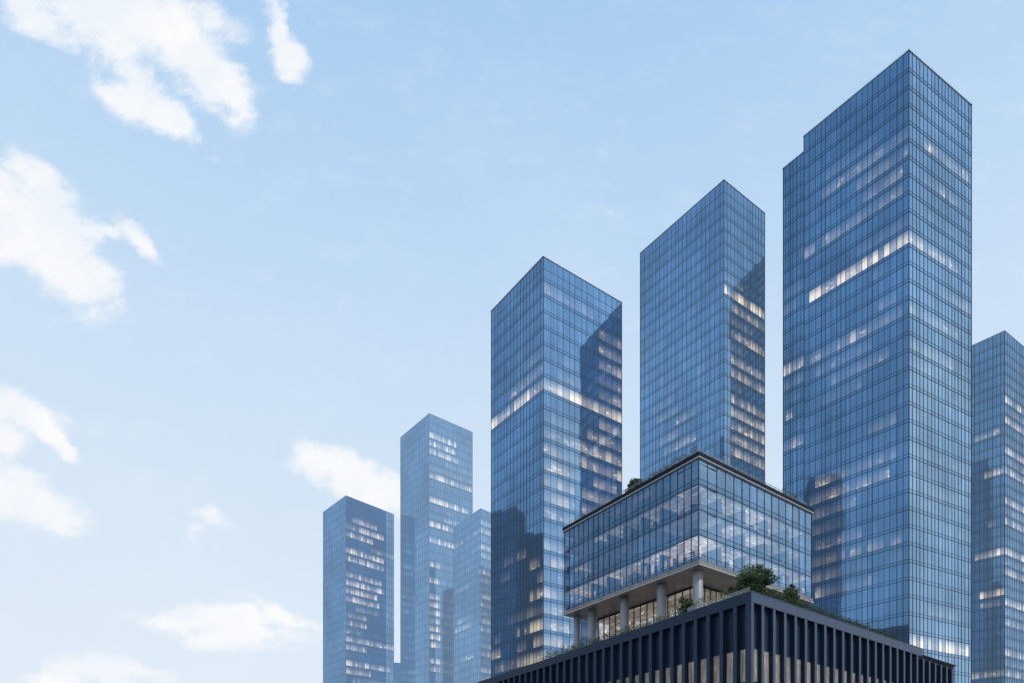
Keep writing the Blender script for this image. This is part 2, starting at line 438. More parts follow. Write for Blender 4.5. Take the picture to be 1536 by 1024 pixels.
curtain(rt, C3, zed(762.5, 300), 0, 12.3 * 300 / F, 1.1, [dict(n=15, glass=G['far2'], lit=lits({6: [(.1, .5, .3)], 8: [(.4, .8, .5)], 13: [(.3, .9, .7)], 4: [(0, .3, .4)]}, runs(43, .5, 2, 60, s=.45))), back('far2'), back('far2_r'), dict(n=13, glass=G['far2_r'], lit=lits(r3))],
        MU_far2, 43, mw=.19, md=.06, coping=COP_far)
C4 = [plan(560, 450), plan(540, 480), plan(625, 500), plan(640, 462)]
rt = root('office_block', (C4[0].x, C4[0].y, 0), 'low far roof just showing in the gap between the two leftmost towers', 'building')
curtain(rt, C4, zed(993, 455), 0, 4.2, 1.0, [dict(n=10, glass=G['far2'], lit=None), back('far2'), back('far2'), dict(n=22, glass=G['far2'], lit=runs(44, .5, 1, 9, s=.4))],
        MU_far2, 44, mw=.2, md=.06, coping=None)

# right edge tower
CD = corners_of(1507, 496, 262, 1448, 523, 1570, 549)
rt = root('skyscraper', (CD[0].x, CD[0].y, 0), 'rightmost tower, cut by the right edge of the picture, half hidden by the tallest tower', 'skyscraper')
rD = {j: [(0, 1, (.3, .9, .5, .8, .2)[j % 5])] for j in range(4, 60)}
lD = {5: [(.7, 1, .5)], 9: [(.1, .7, .7)], 13: [(0, .5, .8)], 21: [(0, .8, .95)], 25: [(0, .65, .95)], 26: [(.1, .6, .5)], 33: [(0, .9, .7)], 35: [(0, .9, .75)], 36: [(0, .9, .8)]}
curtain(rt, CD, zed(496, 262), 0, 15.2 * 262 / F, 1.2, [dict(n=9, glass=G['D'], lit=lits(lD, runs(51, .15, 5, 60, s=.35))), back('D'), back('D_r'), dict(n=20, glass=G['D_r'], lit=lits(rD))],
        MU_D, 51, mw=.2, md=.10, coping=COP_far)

# ------------------------------------------------------------------ towers off to the left, mirrored in the near tower's glass
def mirror_point(face_a, face_b, px, py, t):
    u = (face_b - face_a).normalized(); n = Vector((u.y, -u.x))
    if n.dot(face_a) > 0: n = -n
    d = Vector(((px - CX) / F, 1.0)); s = face_a.dot(n) / d.dot(n)
    P = d * s; r = d - 2 * d.dot(n) * n
    Q = P + r * t; z = ZC + (HY - py) / F * (s + t)
    return Q, z
for (fa, fb_, x0, x1, yt, t, th, lab) in ((CB[0], CB[3], 1097, 1152, 446, 125, 26, 'dark tower beyond the right edge reflected in the middle tower'),
                             (CA[0], CA[1], 735, 774, 764, 300, 18, 'slim dark tower reflected at the left of the nearer glass tower'),
                             (CC[0], CC[1], 1212, 1262, 712, 265, 22, 'dark tower reflected low in the left face of the tallest tower'),
                             (CA[0], CA[1], 772, 822, 800, 330, 20, 'broad dark tower reflected low in the nearer glass tower')):
    a, z0 = mirror_point(fa, fb_, x0, yt, t); b, z1 = mirror_point(fa, fb_, x1, yt, t)
    z = (z0 + z1) / 2
    u = (b - a).normalized(); w = Vector((-u.y, u.x))
    if w.dot(a) < 0: w = -w
    cs = [a, b, b + w * th, a + w * th]
    rt = root('office_tower', (a.x, a.y, 0), lab, 'building')
    dk_ = glass('dark_reflected_glass', (.16, .25, .35)) if 'dkg' not in globals() else dkg
    dkg = dk_
    curtain(rt, cs, z, 0, 4.2, 1, [dict(n=12, glass=dkg, lit=runs(61, .5, 4, 60, s=.4))] + [dict(n=6, glass=dkg, lit=None)] * 3, MU, 61, mw=.3, md=.3)

# ------------------------------------------------------------------ podium
P0 = plan(1127, 82.5); 
PL = plan(716, 82.5 * 304 / (HY - 1023)); PR = plan(1437, 82.5 * 304 / (HY - 990.5))
uPL = (PL - P0).normalized(); uPR = (PR - P0).normalized()
nL = Vector((-uPL.y, uPL.x)); nL = nL if nL.dot(P0) < 0 else -nL
nR = Vector((uPR.y, -uPR.x)); nR = nR if nR.dot(P0) < 0 else -nR
LPL, LPR = (PL - P0).length, (PR - P0).length
ZP = zed(886, 82.5); BAND = 1.36
navy = plain('navy_cladding', (.016, .036, .072), .6, .0, spec=.25, var=.10, nscale=.6, bump=.05)  # darker cladding for the left parapet, its shade put into the colour
navy_l = plain('navy_fin', (.052, .080, .135), .5, .0, spec=.3, var=.12, nscale=.8)  # lighter copy for the right side, sunlight put into the colour
navy_f = plain('navy_fin_shaded_side', (.022, .046, .090), .6, .0, spec=.25, var=.12, nscale=.8)  # darker copy for left fins and pier, shade put into the colour
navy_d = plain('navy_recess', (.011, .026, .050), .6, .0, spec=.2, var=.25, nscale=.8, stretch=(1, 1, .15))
def blind_mat():
    m, N = newmat('warm_blind')
    ob = N.new('ShaderNodeTexCoord').outputs['Object']
    p = N.new('ShaderNodeBsdfPrincipled')
    rb = N.vec('MULTIPLY', ob, (1, 1, .03))
    n = N.noise(rb, 4.5, 4, .75); n2 = N.noise(ob, .7, 3)
    c = N.mix(N.smooth(n, .36, .62), rgb(.12, .105, .09), rgb(.34, .305, .27))
    c = N.mix(N.smooth(n2, .3, .7), c, N.vec('SCALE', c, scale=.65))
    N.put(p.inputs['Base Color'], c); p.inputs['Roughness'].default_value = .6
    N.put(p.inputs['Emission Color'], c); p.inputs['Emission Strength'].default_value = .35
    finish(N, p.outputs[0], 0); return m
blind = blind_mat()
pod = root('podium_building', (P0.x, P0.y, 0), 'long dark navy podium with vertical fins and tall warm lit windows, below the glass block', 'building')
# main body (recessed wall face)
DEP_L, DEP_R = .85, .72
def isect(p, u, q, v):
    t = ((q.x - p.x) * v.y - (q.y - p.y) * v.x) / (u.x * v.y - u.y * v.x); return p + u * t
body = [isect(P0 - nL * DEP_L, uPL, P0 - nR * DEP_R, uPR), PL - nL * DEP_L, PL + PR - P0, PR - nR * DEP_R]
tcut = (plan(1380, 1).normalized(), )
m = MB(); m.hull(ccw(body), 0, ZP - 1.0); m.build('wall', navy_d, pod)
r = MB(); r.quad([(p.x, p.y, ZP - .99) for p in ccw([P0, PL, PL + PR - P0, PR])]); r.build('roof_terrace', M_ROOF, pod)
# parapet panels
def edge_t(px):     # distance along the right edge seen at column px
    k = (px - CX) / F
    return (k * P0.y - P0.x) / (uPR.x - k * uPR.y)
T_END = edge_t(1384)
par = MB()
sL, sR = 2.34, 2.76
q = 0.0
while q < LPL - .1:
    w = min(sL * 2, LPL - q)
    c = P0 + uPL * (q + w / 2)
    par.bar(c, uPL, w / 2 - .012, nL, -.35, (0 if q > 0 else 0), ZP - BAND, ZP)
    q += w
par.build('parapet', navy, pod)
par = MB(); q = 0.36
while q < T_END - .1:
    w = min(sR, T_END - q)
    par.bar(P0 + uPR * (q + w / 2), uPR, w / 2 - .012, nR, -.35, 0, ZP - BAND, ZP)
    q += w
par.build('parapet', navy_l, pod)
cap = MB()
cap.bar(P0 + uPL * LPL / 2, uPL, LPL / 2, nL, -.4, .05, ZP + .004, ZP + .07)
cap.bar(P0 + uPR * (T_END / 2 + .2), uPR, T_END / 2 - .2, nR, -.4, .05, ZP + .004, ZP + .07)
cap.build('parapet_cap', navy_l, pod)
# corner pier
pier = MB(); pier.hull(ccw([P0 + nR * -.02 + nL * -.02, P0 + uPL * .95 - nL * .02, P0 + uPL * .95 - nL * 1.2, P0 + uPR * .62 - nR * 1.0, P0 + uPR * .62 - nR * .02]), 0, ZP - BAND - .004)
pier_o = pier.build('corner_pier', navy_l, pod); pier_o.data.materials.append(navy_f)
for pl_ in pier_o.data.polygons:  # left-facing sides get the darker copy as painted shade
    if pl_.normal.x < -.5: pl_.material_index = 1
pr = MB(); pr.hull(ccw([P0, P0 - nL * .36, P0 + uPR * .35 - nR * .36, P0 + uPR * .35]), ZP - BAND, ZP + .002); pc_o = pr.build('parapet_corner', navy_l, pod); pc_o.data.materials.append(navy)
for pl_ in pc_o.data.polygons:  # left-facing side painted darker, like the shaded parapet
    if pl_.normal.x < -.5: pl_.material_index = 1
ZW1, ZW0 = ZP - 7.15, ZP - 11.45
def side(u, n, L, step, dep, fw, first, tend):
    k = 0; q = first
    while q < L - .1:
        top = ZP - BAND - .004
        if tend and q > tend: top = ZP - BAND - .35 - .012 * (q - tend)
        f = MB(); f.bar(P0 + u * q, u, fw / 2 - .01, n, -dep + .004, -.09, 0, top); nf = len(f.f)
        f.bar(P0 + u * q, u, fw / 2, n, -.088, -.03, 0, top)
        # fin body behind the nose takes the dark recess colour as painted shade
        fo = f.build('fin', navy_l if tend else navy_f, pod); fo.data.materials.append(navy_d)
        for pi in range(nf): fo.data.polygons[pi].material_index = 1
        # recessed lining and window in the bay after this fin
        gap0, gap1 = q + fw / 2 + .004, min(q + step - fw / 2 - .004, L)
        if k == 0 and False: pass
        c = P0 + u * ((gap0 + gap1) / 2); hw = (gap1 - gap0) / 2
        if hw > .2:
            w = MB(); w.bar(c, u, hw - .03, n, -dep + .003, -dep + .06, ZW0, ZW1); wo = w.build('window', blind, pod)
            fr = MB()
            fr.bar(c, u, hw, n, -dep + .003, -dep + .12, ZW1, ZW1 + .12); fr.bar(c, u, hw, n, -dep + .003, -dep + .12, ZW0 - .12, ZW0)
            for s_ in (-1, 1): fr.bar(c + u * (s_ * (hw - .015)), u, .015, n, -dep + .003, -dep + .12, ZW0, ZW1)
            fr.build('frame', MU, wo)
        k += 1; q += step
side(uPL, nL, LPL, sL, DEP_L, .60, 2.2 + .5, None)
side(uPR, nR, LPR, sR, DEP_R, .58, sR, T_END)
# first bays beside the corner pier
for (u, n, dep, g0, g1) in ((uPL, nL, DEP_L, .96, 2.39), (uPR, nR, DEP_R, .63, sR - .30)):
    w = MB(); w.bar(P0 + u * ((g0 + g1) / 2), u, (g1 - g0) / 2, n, -dep + .003, -dep + .06, ZW0, ZW1); w.build('window', blind, pod)
# stepped lining in every recess: a vertical seam
sm = MB()
for (u, n, dep, L, st, f0) in ((uPL, nL, DEP_L, LPL, sL, 2.7), (uPR, nR, DEP_R, LPR, sR, sR)):
    q = f0 - st
    while q < L - 1:
        sm.bar(P0 + u * (q + st * .5), u, .16, n, -dep + .003, -dep + .10, ZW1 + .14, ZP - BAND - .5)
        q += st
sm.build('recess_ribs', navy, pod)

# ------------------------------------------------------------------ glass block on columns
B0 = plan(1048, 97.0)
BL = plan(847, 97 * 502.5 / 392.0); BR = plan(1217.3, 97 * 502.5 / 419.3)
uL = (BL - B0).normalized(); uR = (BR - B0).normalized(); LL = (BL - B0).length; LR = (BR - B0).length
BK = BL + BR - B0
bn = [None, None]
nBL = Vector((-uL.y, uL.x)); nBL = nBL if nBL.dot(B0) < 0 else -nBL
nBR = Vector((uR.y, -uR.x)); nBR = nBR if nBR.dot(B0) < 0 else -nBR
def bp(s, t): return B0 + uL * s + uR * t
ZGT, ZGB, ZSO = zed(687.5, 97), zed(838, 97), zed(847, 97)
fhX = (ZGT - ZGB) / 3.97
ROOFZ = ZP - .99
blk = root('glass_block', (B0.x, B0.y, ROOFZ), 'low glass office block raised on round columns above the dark navy podium', 'building')
litX_l = lits({1: [(.05, .75, .42)], 2: [(0, .3, .12)], 3: [(0, 1, .85), (0, .35, 1)]}, runs(71, .25, 1, 3, s=.25))
litX_r = lits({1: [(0, .6, .62), (.25, .55, .85)], 2: [(.28, .65, .95), (.65, 1, .3), (0, .25, .2)], 3: [(0, .35, .95), (.3, 1, .55)]}, runs(72, .4, 1, 3, s=.4))
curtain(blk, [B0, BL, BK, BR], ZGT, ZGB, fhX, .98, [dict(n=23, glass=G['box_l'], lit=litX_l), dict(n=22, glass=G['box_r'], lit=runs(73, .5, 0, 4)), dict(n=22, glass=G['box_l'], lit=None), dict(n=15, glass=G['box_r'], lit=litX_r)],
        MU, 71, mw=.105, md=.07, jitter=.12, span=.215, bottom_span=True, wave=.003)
# rooms behind the glass: ceilings, strip lamps, back walls, blinds, cupboards
CEIL = glow_mat('room_ceiling', (1.0, .80, .60), .045, .80)  # ceiling glows by itself, the lamps' light painted in
WALLR = glow_mat('room_wall', (1.0, .76, .54), .05, 1.10)  # walls, cupboards and blinds glow too, room light painted in
LAMP = glow_mat('strip_lamp', (1.0, .90, .74), .10, 1.8)
DARKR = plain('room_slab', (.03, .05, .08), .7)
cms = [MB() for _ in range(4)]; wm, lm_, dm = MB(), MB(), MB()
rng = random.Random(77)
for (a, b, nb, fn) in ((B0, BL, 23, litX_l), (B0, BR, 15, litX_r)):
    u = (b - a).normalized(); L = (b - a).length; n = Vector((u.y, -u.x)); n = n if n.dot(a) < 0 else -n
    for j in range(4):
        zt = ZGT - .05 if j == 0 else ZGT - (.98 + (j - 1)) * fhX + 0 - .12
        zc = zt - .10 if j else zt - .6
        if nb == 15: zc -= .012
        zf = ZGT - (.98 + j) * fhX + .215 * fhX
        for i in range(nb):
            q0, q1 = i / nb, (i + 1) / nb; um = (q0 + q1) / 2
            l = fn(j, um, rng); l = l * (.35 + .8 * rng.random())
            dp = 5.5 + 1.2 * math.sin(i * .9 + j * 2)
            p, q = a + u * L * q0 - n * .25, a + u * L * q1 - n * .25; pb, qb = p - n * dp, q - n * dp
            if (u.x * n.y - u.y * n.x) and um * L < 5.6: pb, qb = p - n * 4.0, q - n * 4.0
            A = lambda v: (min(v, 1), .8 + .4 * rng.random(), (0, 0, 0))
            cms[j].quad([(p.x, p.y, zc), (q.x, q.y, zc), (qb.x, qb.y, zc), (pb.x, pb.y, zc)], None, A(l))
            if um * L > 5.8: wm.quad([(pb.x, pb.y, zf), (qb.x, qb.y, zf), (qb.x, qb.y, zc), (pb.x, pb.y, zc)], None, A(l * rng.choice((.5, 1, 1.1))))
            if l > .12:
                for k in range(3):
                    c = p.lerp(q, .5) - n * (.7 + 1.35 * k); s0, s1 = c - u * .5, c + u * .38
                    lm_.quad([(s0.x, s0.y, zc - .02), (s1.x, s1.y, zc - .02), (s1.x - n.x * .22, s1.y - n.y * .22, zc - .02), (s0.x - n.x * .22, s0.y - n.y * .22, zc - .02)], None, A(l))
            if rng.random() < .45:      # cupboard, screen or desk stack by the window
                w0 = rng.random() * .4; w1 = w0 + .3 + .3 * rng.random(); h = .9 + 1.3 * rng.random(); c0, c1 = p.lerp(q, w0) - n * .7, p.lerp(q, min(w1, 1)) - n * .7
                wm.quad([(c0.x, c0.y, zf), (c1.x, c1.y, zf), (c1.x, c1.y, zf + h), (c0.x, c0.y, zf + h)], None, A(l * rng.choice((.15, .7, 1.4))))
            if rng.random() < .22:      # half drawn blind
                c0, c1 = p, q; h = .4 + 1.2 * rng.random()
                wm.quad([(c0.x, c0.y, zc - h), (c1.x, c1.y, zc - h), (c1.x, c1.y, zc), (c0.x, c0.y, zc)], None, (min(1, l * .45 + .06), 1, (0, 0, 0)))
            if i % 3 == 0 and 6 < um * L < L - 5:              # partition
                dm.bar(p, u, .05, n, -4.5, -.4, zf, zc)
for j in range(4):
    zt = ZGT - (.98 + j) * fhX
    dm.hull(ccw([bp(.35, .35), bp(LL - .35, .35), bp(LL - .35, LR - .35), bp(.35, LR - .35)]), zt + .02, zt + .2 * fhX)
dm.hull(ccw([bp(7.5, 7.5), bp(LL - 6, 7.5), bp(LL - 6, LR - 6), bp(7.5, LR - 6)]), ZGB, ZGT - .3)
for cm in cms: cm.build('room_ceiling', CEIL, blk)
wm.build('room_wall', WALLR, blk); lm_.build('strip_lamps', LAMP, blk); dm.build('floor_slabs', DARKR, blk)
white_edge = plain('white_slab_edge', (.42, .44, .47), .35, .0, var=.05)
dark_fascia = plain('dark_fascia', (.007, .014, .024), .7, .0, spec=.15)
def soffit_mat():
    m, N = newmat('soffit_panels')
    ob = N.new('ShaderNodeTexCoord').outputs['Object']
    p = N.new('ShaderNodeBsdfPrincipled')
    n = N.noise(ob, .35, 5, .6)
    c = N.mix(N.smooth(n, .3, .7), rgb(.17, .155, .145), rgb(.27, .25, .235))
    N.put(p.inputs['Base Color'], c); p.inputs['Roughness'].default_value = .38; p.inputs['Metallic'].default_value = .25
    finish(N, p.outputs[0], 0); return m
SOF = soffit_mat()
def grow(e): return [bp(-e, -e), bp(LL + e, -e), bp(LL + e, LR + e), bp(-e, LR + e)]
m = MB(); m.hull(ccw(grow(.16)), ZSO, ZGB - .12); m.build('soffit', SOF, blk)
m = MB()
for a, b, n in ((bp(-.3, -.3), bp(LL + .3, -.3), nBL), (bp(-.3, -.3), bp(-.3, LR + .3), nBR)):
    u = (b - a).normalized(); m.bar((a + b) / 2, u, (b - a).length / 2, n, -.12, .02, ZSO - .02, ZSO + .11)
a, b = bp(LL + .3, -.3), bp(LL + .3, LR + .3); u = (b - a).normalized(); m.bar((a + b) / 2, u, (b - a).length / 2, uL, -.1, .02, ZSO - .02, ZSO + .11)
m.build('slab_edge', white_edge, blk)
m = MB(); m.hull(ccw(grow(.34)), ZGT + .09, ZGT + .22); m.build('roof_edge', white_edge, blk)
m = MB(); m.hull(ccw(grow(.31)), ZGT + .224, ZGT + .90); m.build('fascia', dark_fascia, blk)
m = MB(); m.hull(ccw(grow(-.2)), ZGT - .2, ZGT + .078); m.build('roof_slab', M_ROOF, blk)
RT = ZGT + .954
# railing round the roof
steel = plain('brushed_steel', (.30, .33, .37), .4, .7)
rl = MB()
for a, b in ((bp(.5, .5), bp(LL - .5, .5)), (bp(.5, .5), bp(.5, LR - .5))):
    u = (b - a).normalized(); n = Vector((u.y, -u.x)); L = (b - a).length
    for h in (.35, .7, 1.0):
        rl.bar((a + b) / 2, u, L / 2, n, -.03, .03, RT + h - .03, RT + h + .03)
    k = 0
    while k < L:
        rl.bar(a + u * k, u, .03, n, -.03, .03, RT - .02, RT + 1.0); k += 1.4
rl.build('railing', steel, blk)
# a davit arm on the roof near the right end
# columns
conc = plain('column_concrete', (.27, .285, .31), .45, .1, var=.08, nscale=1.2, bump=.05)
def column(c, rad):
    bm = bmesh.new(); N_ = 40; zz = [ROOFZ - .01, ROOFZ + .01, ZSO - .45, ZSO - .38, ZSO - .02]; rr = [rad, rad, rad, rad * .93, rad * .93]
    rings = [[bm.verts.new((c.x + r * math.cos(2 * math.pi * i / N_), c.y + r * math.sin(2 * math.pi * i / N_), z)) for i in range(N_)] for z, r in zip(zz, rr)]
    for a, b in zip(rings, rings[1:]):
        for i in range(N_): bm.faces.new((a[i], a[(i + 1) % N_], b[(i + 1) % N_], b[i])).smooth = True
    bm.faces.new(rings[-1])
    me = bpy.data.meshes.new('column'); bm.to_mesh(me); bm.free(); link('column', me, conc, blk)
for px, py in ((1046.7, 855.5), (992.3, 876), (936.8, 896.5), (887.7, 915.5)):
    D = (ZSO - ZC) * F / (HY - py); column(plan(px, D), .79)
column(bp(LL - .9, 2.4), .62)
for s_, t_ in ((1.6, 15.5), (1.6, 26), (LL - 1.5, 14), (LL - 1.5, 28)): column(bp(s_, t_), .79)
# lobby
def lobby_mat():
    m, N = newmat('lobby_glass')
    uv = N.new('ShaderNodeUVMap').outputs[0]
    ob = N.new('ShaderNodeTexCoord').outputs['Object']
    tilt = N.attr('tilt', 'Vector'); tone = N.attr('tone')
    geo = N.new('ShaderNodeNewGeometry')
    g = N.new('ShaderNodeBsdfGlossy'); g.inputs['Roughness'].default_value = .04
    N.put(g.inputs['Color'], N.vec('SCALE', (.30, .31, .33), scale=tone)); N.put(g.inputs['Normal'], N.vec('NORMALIZE', N.vec('ADD', geo.outputs['Normal'], tilt)))
    e = N.new('ShaderNodeEmission')
    n = N.noise(N.vec('MULTIPLY', ob, (.25, .25, 1.6)), 1.0, 5, .6)
    c = N.mix(N.smooth(n, .35, .65), rgb(.16, .125, .10), rgb(.42, .36, .31))
    sp = N.new('ShaderNodeSeparateXYZ'); N.put(sp.inputs[0], uv)
    lamp = N.smooth(N.noise(N.vec('MULTIPLY', uv, (1.2, 9, 1)), 1.0, 2), .62, .70)
    c = N.mix(lamp, c, rgb(.95, .85, .72))
    N.put(e.inputs[0], c); e.inputs[1].default_value = .62  # warm interior and bright spots painted as a glow on the glass
    ad = N.new('ShaderNodeAddShader'); N.l.new(g.outputs[0], ad.inputs[0]); N.l.new(e.outputs[0], ad.inputs[1])
    finish(N, ad.outputs[0], 0); return m
LOB = lobby_mat()
lobc = [bp(5.85, 7.3), bp(30.9, 7.3), bp(30.9, 31), bp(5.85, 31)]
cen = sum(lobc, Vector((0, 0))) / 4
rng = random.Random(5)
lg = MB(); lm = MB()
for a, b in zip(lobc, lobc[1:] + lobc[:1]):
    u = (b - a).normalized(); L = (b - a).length; n = Vector((u.y, -u.x)); n = n if n.dot((a + b) / 2 - cen) > 0 else -n
    k = round(L / 1.62)
    for i in range(k):
        p, q_ = a + u * L * i / k, a + u * L * (i + 1) / k
        P = [(p.x, p.y, ROOFZ), (q_.x, q_.y, ROOFZ), (q_.x, q_.y, ZSO - .004), (p.x, p.y, ZSO - .004)]
        lg.quad(P, [(i, 0), (i + 1, 0), (i + 1, 1), (i, 1)], (0, .75 + .5 * rng.random(), ((rng.random() - .5) * .03, (rng.random() - .5) * .03, (rng.random() - .5) * .03)))
    for i in range(k + 1): lm.bar(a + u * L * i / k, u, .07, n, -.02, .16, ROOFZ, ZSO - .006)
    lm.bar((a + b) / 2, u, L / 2, n, -.02, .12, ZSO - .28, ZSO - .01)
    lm.bar((a + b) / 2, u, L / 2, n, -.02, .10, ROOFZ + 2.5, ROOFZ + 2.6)
lo = lg.build('lobby_glazing', LOB, blk)
lm.build('mullions', MU, lo)

# ------------------------------------------------------------------ planting
def leaf_mat(name, c0, c1, c2):
    m, N = newmat(name)
    tone = N.attr('tone')
    p = N.new('ShaderNodeBsdfPrincipled')
    ob = N.new('ShaderNodeTexCoord').outputs['Object']
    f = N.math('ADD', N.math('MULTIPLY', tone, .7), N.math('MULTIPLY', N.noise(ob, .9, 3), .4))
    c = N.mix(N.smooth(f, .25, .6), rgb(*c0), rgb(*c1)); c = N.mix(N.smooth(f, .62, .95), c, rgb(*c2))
    N.put(p.inputs['Base Color'], c); p.inputs['Roughness'].default_value = .6
    t = N.new('ShaderNodeBsdfTranslucent'); N.put(t.inputs[0], N.vec('SCALE', c, scale=1.3))
    mx = N.new('ShaderNodeMixShader'); mx.inputs[0].default_value = .25
    N.l.new(p.outputs[0], mx.inputs[1]); N.l.new(t.outputs[0], mx.inputs[2])
    finish(N, mx.outputs[0], 0); return m
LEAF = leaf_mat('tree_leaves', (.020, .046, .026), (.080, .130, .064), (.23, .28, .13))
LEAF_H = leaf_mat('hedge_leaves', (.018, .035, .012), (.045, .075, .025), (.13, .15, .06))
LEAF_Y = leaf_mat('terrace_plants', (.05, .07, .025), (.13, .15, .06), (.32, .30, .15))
BARK = plain('bark', (.05, .038, .028), .9, nscale=6, bump=.4)
def leaf(M, p, size, rng, tone):
    d = Vector((rng.gauss(0, 1), rng.gauss(0, 1), rng.gauss(0, 1) + .4)).normalized()
    a = d.orthogonal().normalized(); a.rotate(__import__('mathutils').Quaternion(d, rng.random() * 6.28)); b = d.cross(a)
    s = size * (.6 + .8 * rng.random())
    M.quad([p + a * s * .5, p + b * s * .28, p - a * s * .5, p - b * s * .28], None, (0, tone, (0, 0, 0)))
def clump(M, c, r, n, size, rng, squash=.8, bright=0.5):
    for _ in range(n):
        d = Vector((rng.gauss(0, 1), rng.gauss(0, 1), rng.gauss(0, 1))).normalized() * r * (rng.random() ** .4)
        d.z *= squash
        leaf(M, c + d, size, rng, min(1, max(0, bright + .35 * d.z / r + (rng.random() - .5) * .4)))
def tube(M, p, q, r0, r1, n=8):
    p, q = Vector(p), Vector(q); d = (q - p).normalized(); a = d.orthogonal().normalized(); b = d.cross(a)
    R = [[c + (a * math.cos(6.2832 * i / n) + b * math.sin(6.2832 * i / n)) * r for i in range(n)] for c, r in ((p, r0), (q, r1))]
    for i in range(n): M.quad([R[0][i], R[0][(i + 1) % n], R[1][(i + 1) % n], R[1][i]])
def tree(name, base, H, W, seed, label, cat, trunk_r=.12, lobes=None, n=220, leafs=.22, zfrac=.35):
    rng = random.Random(seed)
    rt = root(name, base, label, cat)
    B = Vector(base); T = MB(); C = MB()
    top = B + Vector((rng.uniform(-.1, .1), rng.uniform(-.1, .1), H * .38))
    tube(T, B, top, trunk_r, trunk_r * .7)
    k = lobes or 22
    for i in range(k):
        dr = Vector((rng.gauss(0, 1), rng.gauss(0, 1), rng.gauss(0, 1))).normalized() * (rng.random() ** .45)
        hh = H * (1 - zfrac) / 2; wr = W / 2 * .84 * (1 - .25 * max(0, dr.z))
        c = B + Vector((dr.x * wr, dr.y * wr, H * zfrac + hh + dr.z * hh * .86))
        mid = top.lerp(c, .5) + Vector((0, 0, .12))
        tube(T, top - Vector((0, 0, rng.random() * .4)), mid, trunk_r * .5, trunk_r * .28, 6); tube(T, mid, c, trunk_r * .28, .02, 5)
        clump(C, c, W * rng.uniform(.08, .17), n, leafs, rng, .75, rng.uniform(.25, .6))
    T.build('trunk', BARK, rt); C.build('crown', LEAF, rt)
    return rt
def pin(u, n, t, inset): return P0 + u * t - n * inset
b = plan(1131, 86.3); tree('terrace_tree', (b.x, b.y, ROOFZ), 5.9, 6.2, 3, 'large dark green tree on the corner of the navy podium roof', 'tree', .17, lobes=58, n=150, leafs=.25)
b = plan(1187, 91.6); tree('terrace_tree', (b.x, b.y, ROOFZ), 5.0, 2.6, 5, 'small round tree behind the podium parapet, right of the large tree', 'tree', .09, lobes=30, n=110, leafs=.22)
b = plan(1028, 94.2); tree('terrace_shrub', (b.x, b.y, ROOFZ), 4.2, 3.0, 7, 'bushy shrub in front of the lobby beside the corner column', 'shrub', .07, lobes=36, n=110, leafs=.2, zfrac=.15)
b = plan(1104, 88.5); tree('terrace_shrub', (b.x, b.y, ROOFZ), 3.9, 2.9, 9, 'low spreading bush just left of the large tree under the glass block', 'shrub', .07, lobes=16, n=150, leafs=.2, zfrac=.3)
b = plan(953, 110.8 + 1.2); tree('roof_shrub', (b.x, b.y, RT), 3.9, 3.2, 11, 'round green bush on the roof edge of the glass block', 'shrub', .08, lobes=46, n=130, leafs=.22, zfrac=.08)

def hedge(name, a, b, z, h, w, seed, label, mat, dens=130, leafs=.2, prof=None, cat='hedge'):
    rng = random.Random(seed); M = MB(); L = (b - a).length; u = (b - a).normalized(); v = Vector((-u.y, u.x))
    for _ in range(int(L * dens)):
        q = rng.random() * L
        hh = h * (prof(q / L) if prof else 1) * (.72 + .5 * mnoise.noise(Vector((q * .8, seed, 0))) + .28 * mnoise.noise(Vector((q * 2.7, seed, 3))))
        zz = rng.random() ** .7 * hh; p = a + u * q + v * (rng.random() - .5) * w
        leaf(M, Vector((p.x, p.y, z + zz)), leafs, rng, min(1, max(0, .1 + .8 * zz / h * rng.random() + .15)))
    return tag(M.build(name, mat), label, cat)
hedge('hedge', P0 + uPR * 1.2 - nR * 1.0, P0 + uPR * edge_t(1221) - nR * 1.0, ROOFZ, 3.5, 1.3, 21, 'dense green hedge behind the podium parapet beneath the two terrace trees', LEAF_H, 420)
hedge('hedge', P0 + uPR * edge_t(1222) - nR * 1.0, P0 + uPR * edge_t(1357) - nR * 1.0, ROOFZ, 3.1, 1.2, 22, 'long low green hedge running along the podium edge to the foot of the tallest tower', LEAF_H, 330, prof=lambda t: 1 - .15 * t)
hedge('planting_strip', P0 + uPL * 2 - nL * 1.6, P0 + uPL * 17 - nL * 1.6, ROOFZ, 3.7, 1.2, 23, 'pale green terrace plants behind the glass balustrade at the podium corner', LEAF_Y, 260, cat='plants')
hedge('planting_strip', P0 + uPL * 17 - nL * 1.4, P0 + uPL * 52 - nL * 1.4, ROOFZ, 2.9, 1.0, 24, 'low yellow green planting along the parapet at the foot of the columns', LEAF_Y, 260, prof=lambda t: 1 + .25 * t, cat='plants')
hedge('planting_strip', bp(.9, .9), bp(17, .9), RT, 2.3, .8, 25, 'narrow strip of green plants on the glass block roof behind its railing', LEAF_H, 200, leafs=.16, prof=lambda t: 1 - .4 * t, cat='plants')
hedge('planting_strip', bp(.9, 24.5), bp(.9, 29.5), RT, 2.3, .8, 26, 'small patch of green plants near the right end of the glass block roof', LEAF_H, 200, leafs=.16, cat='plants')

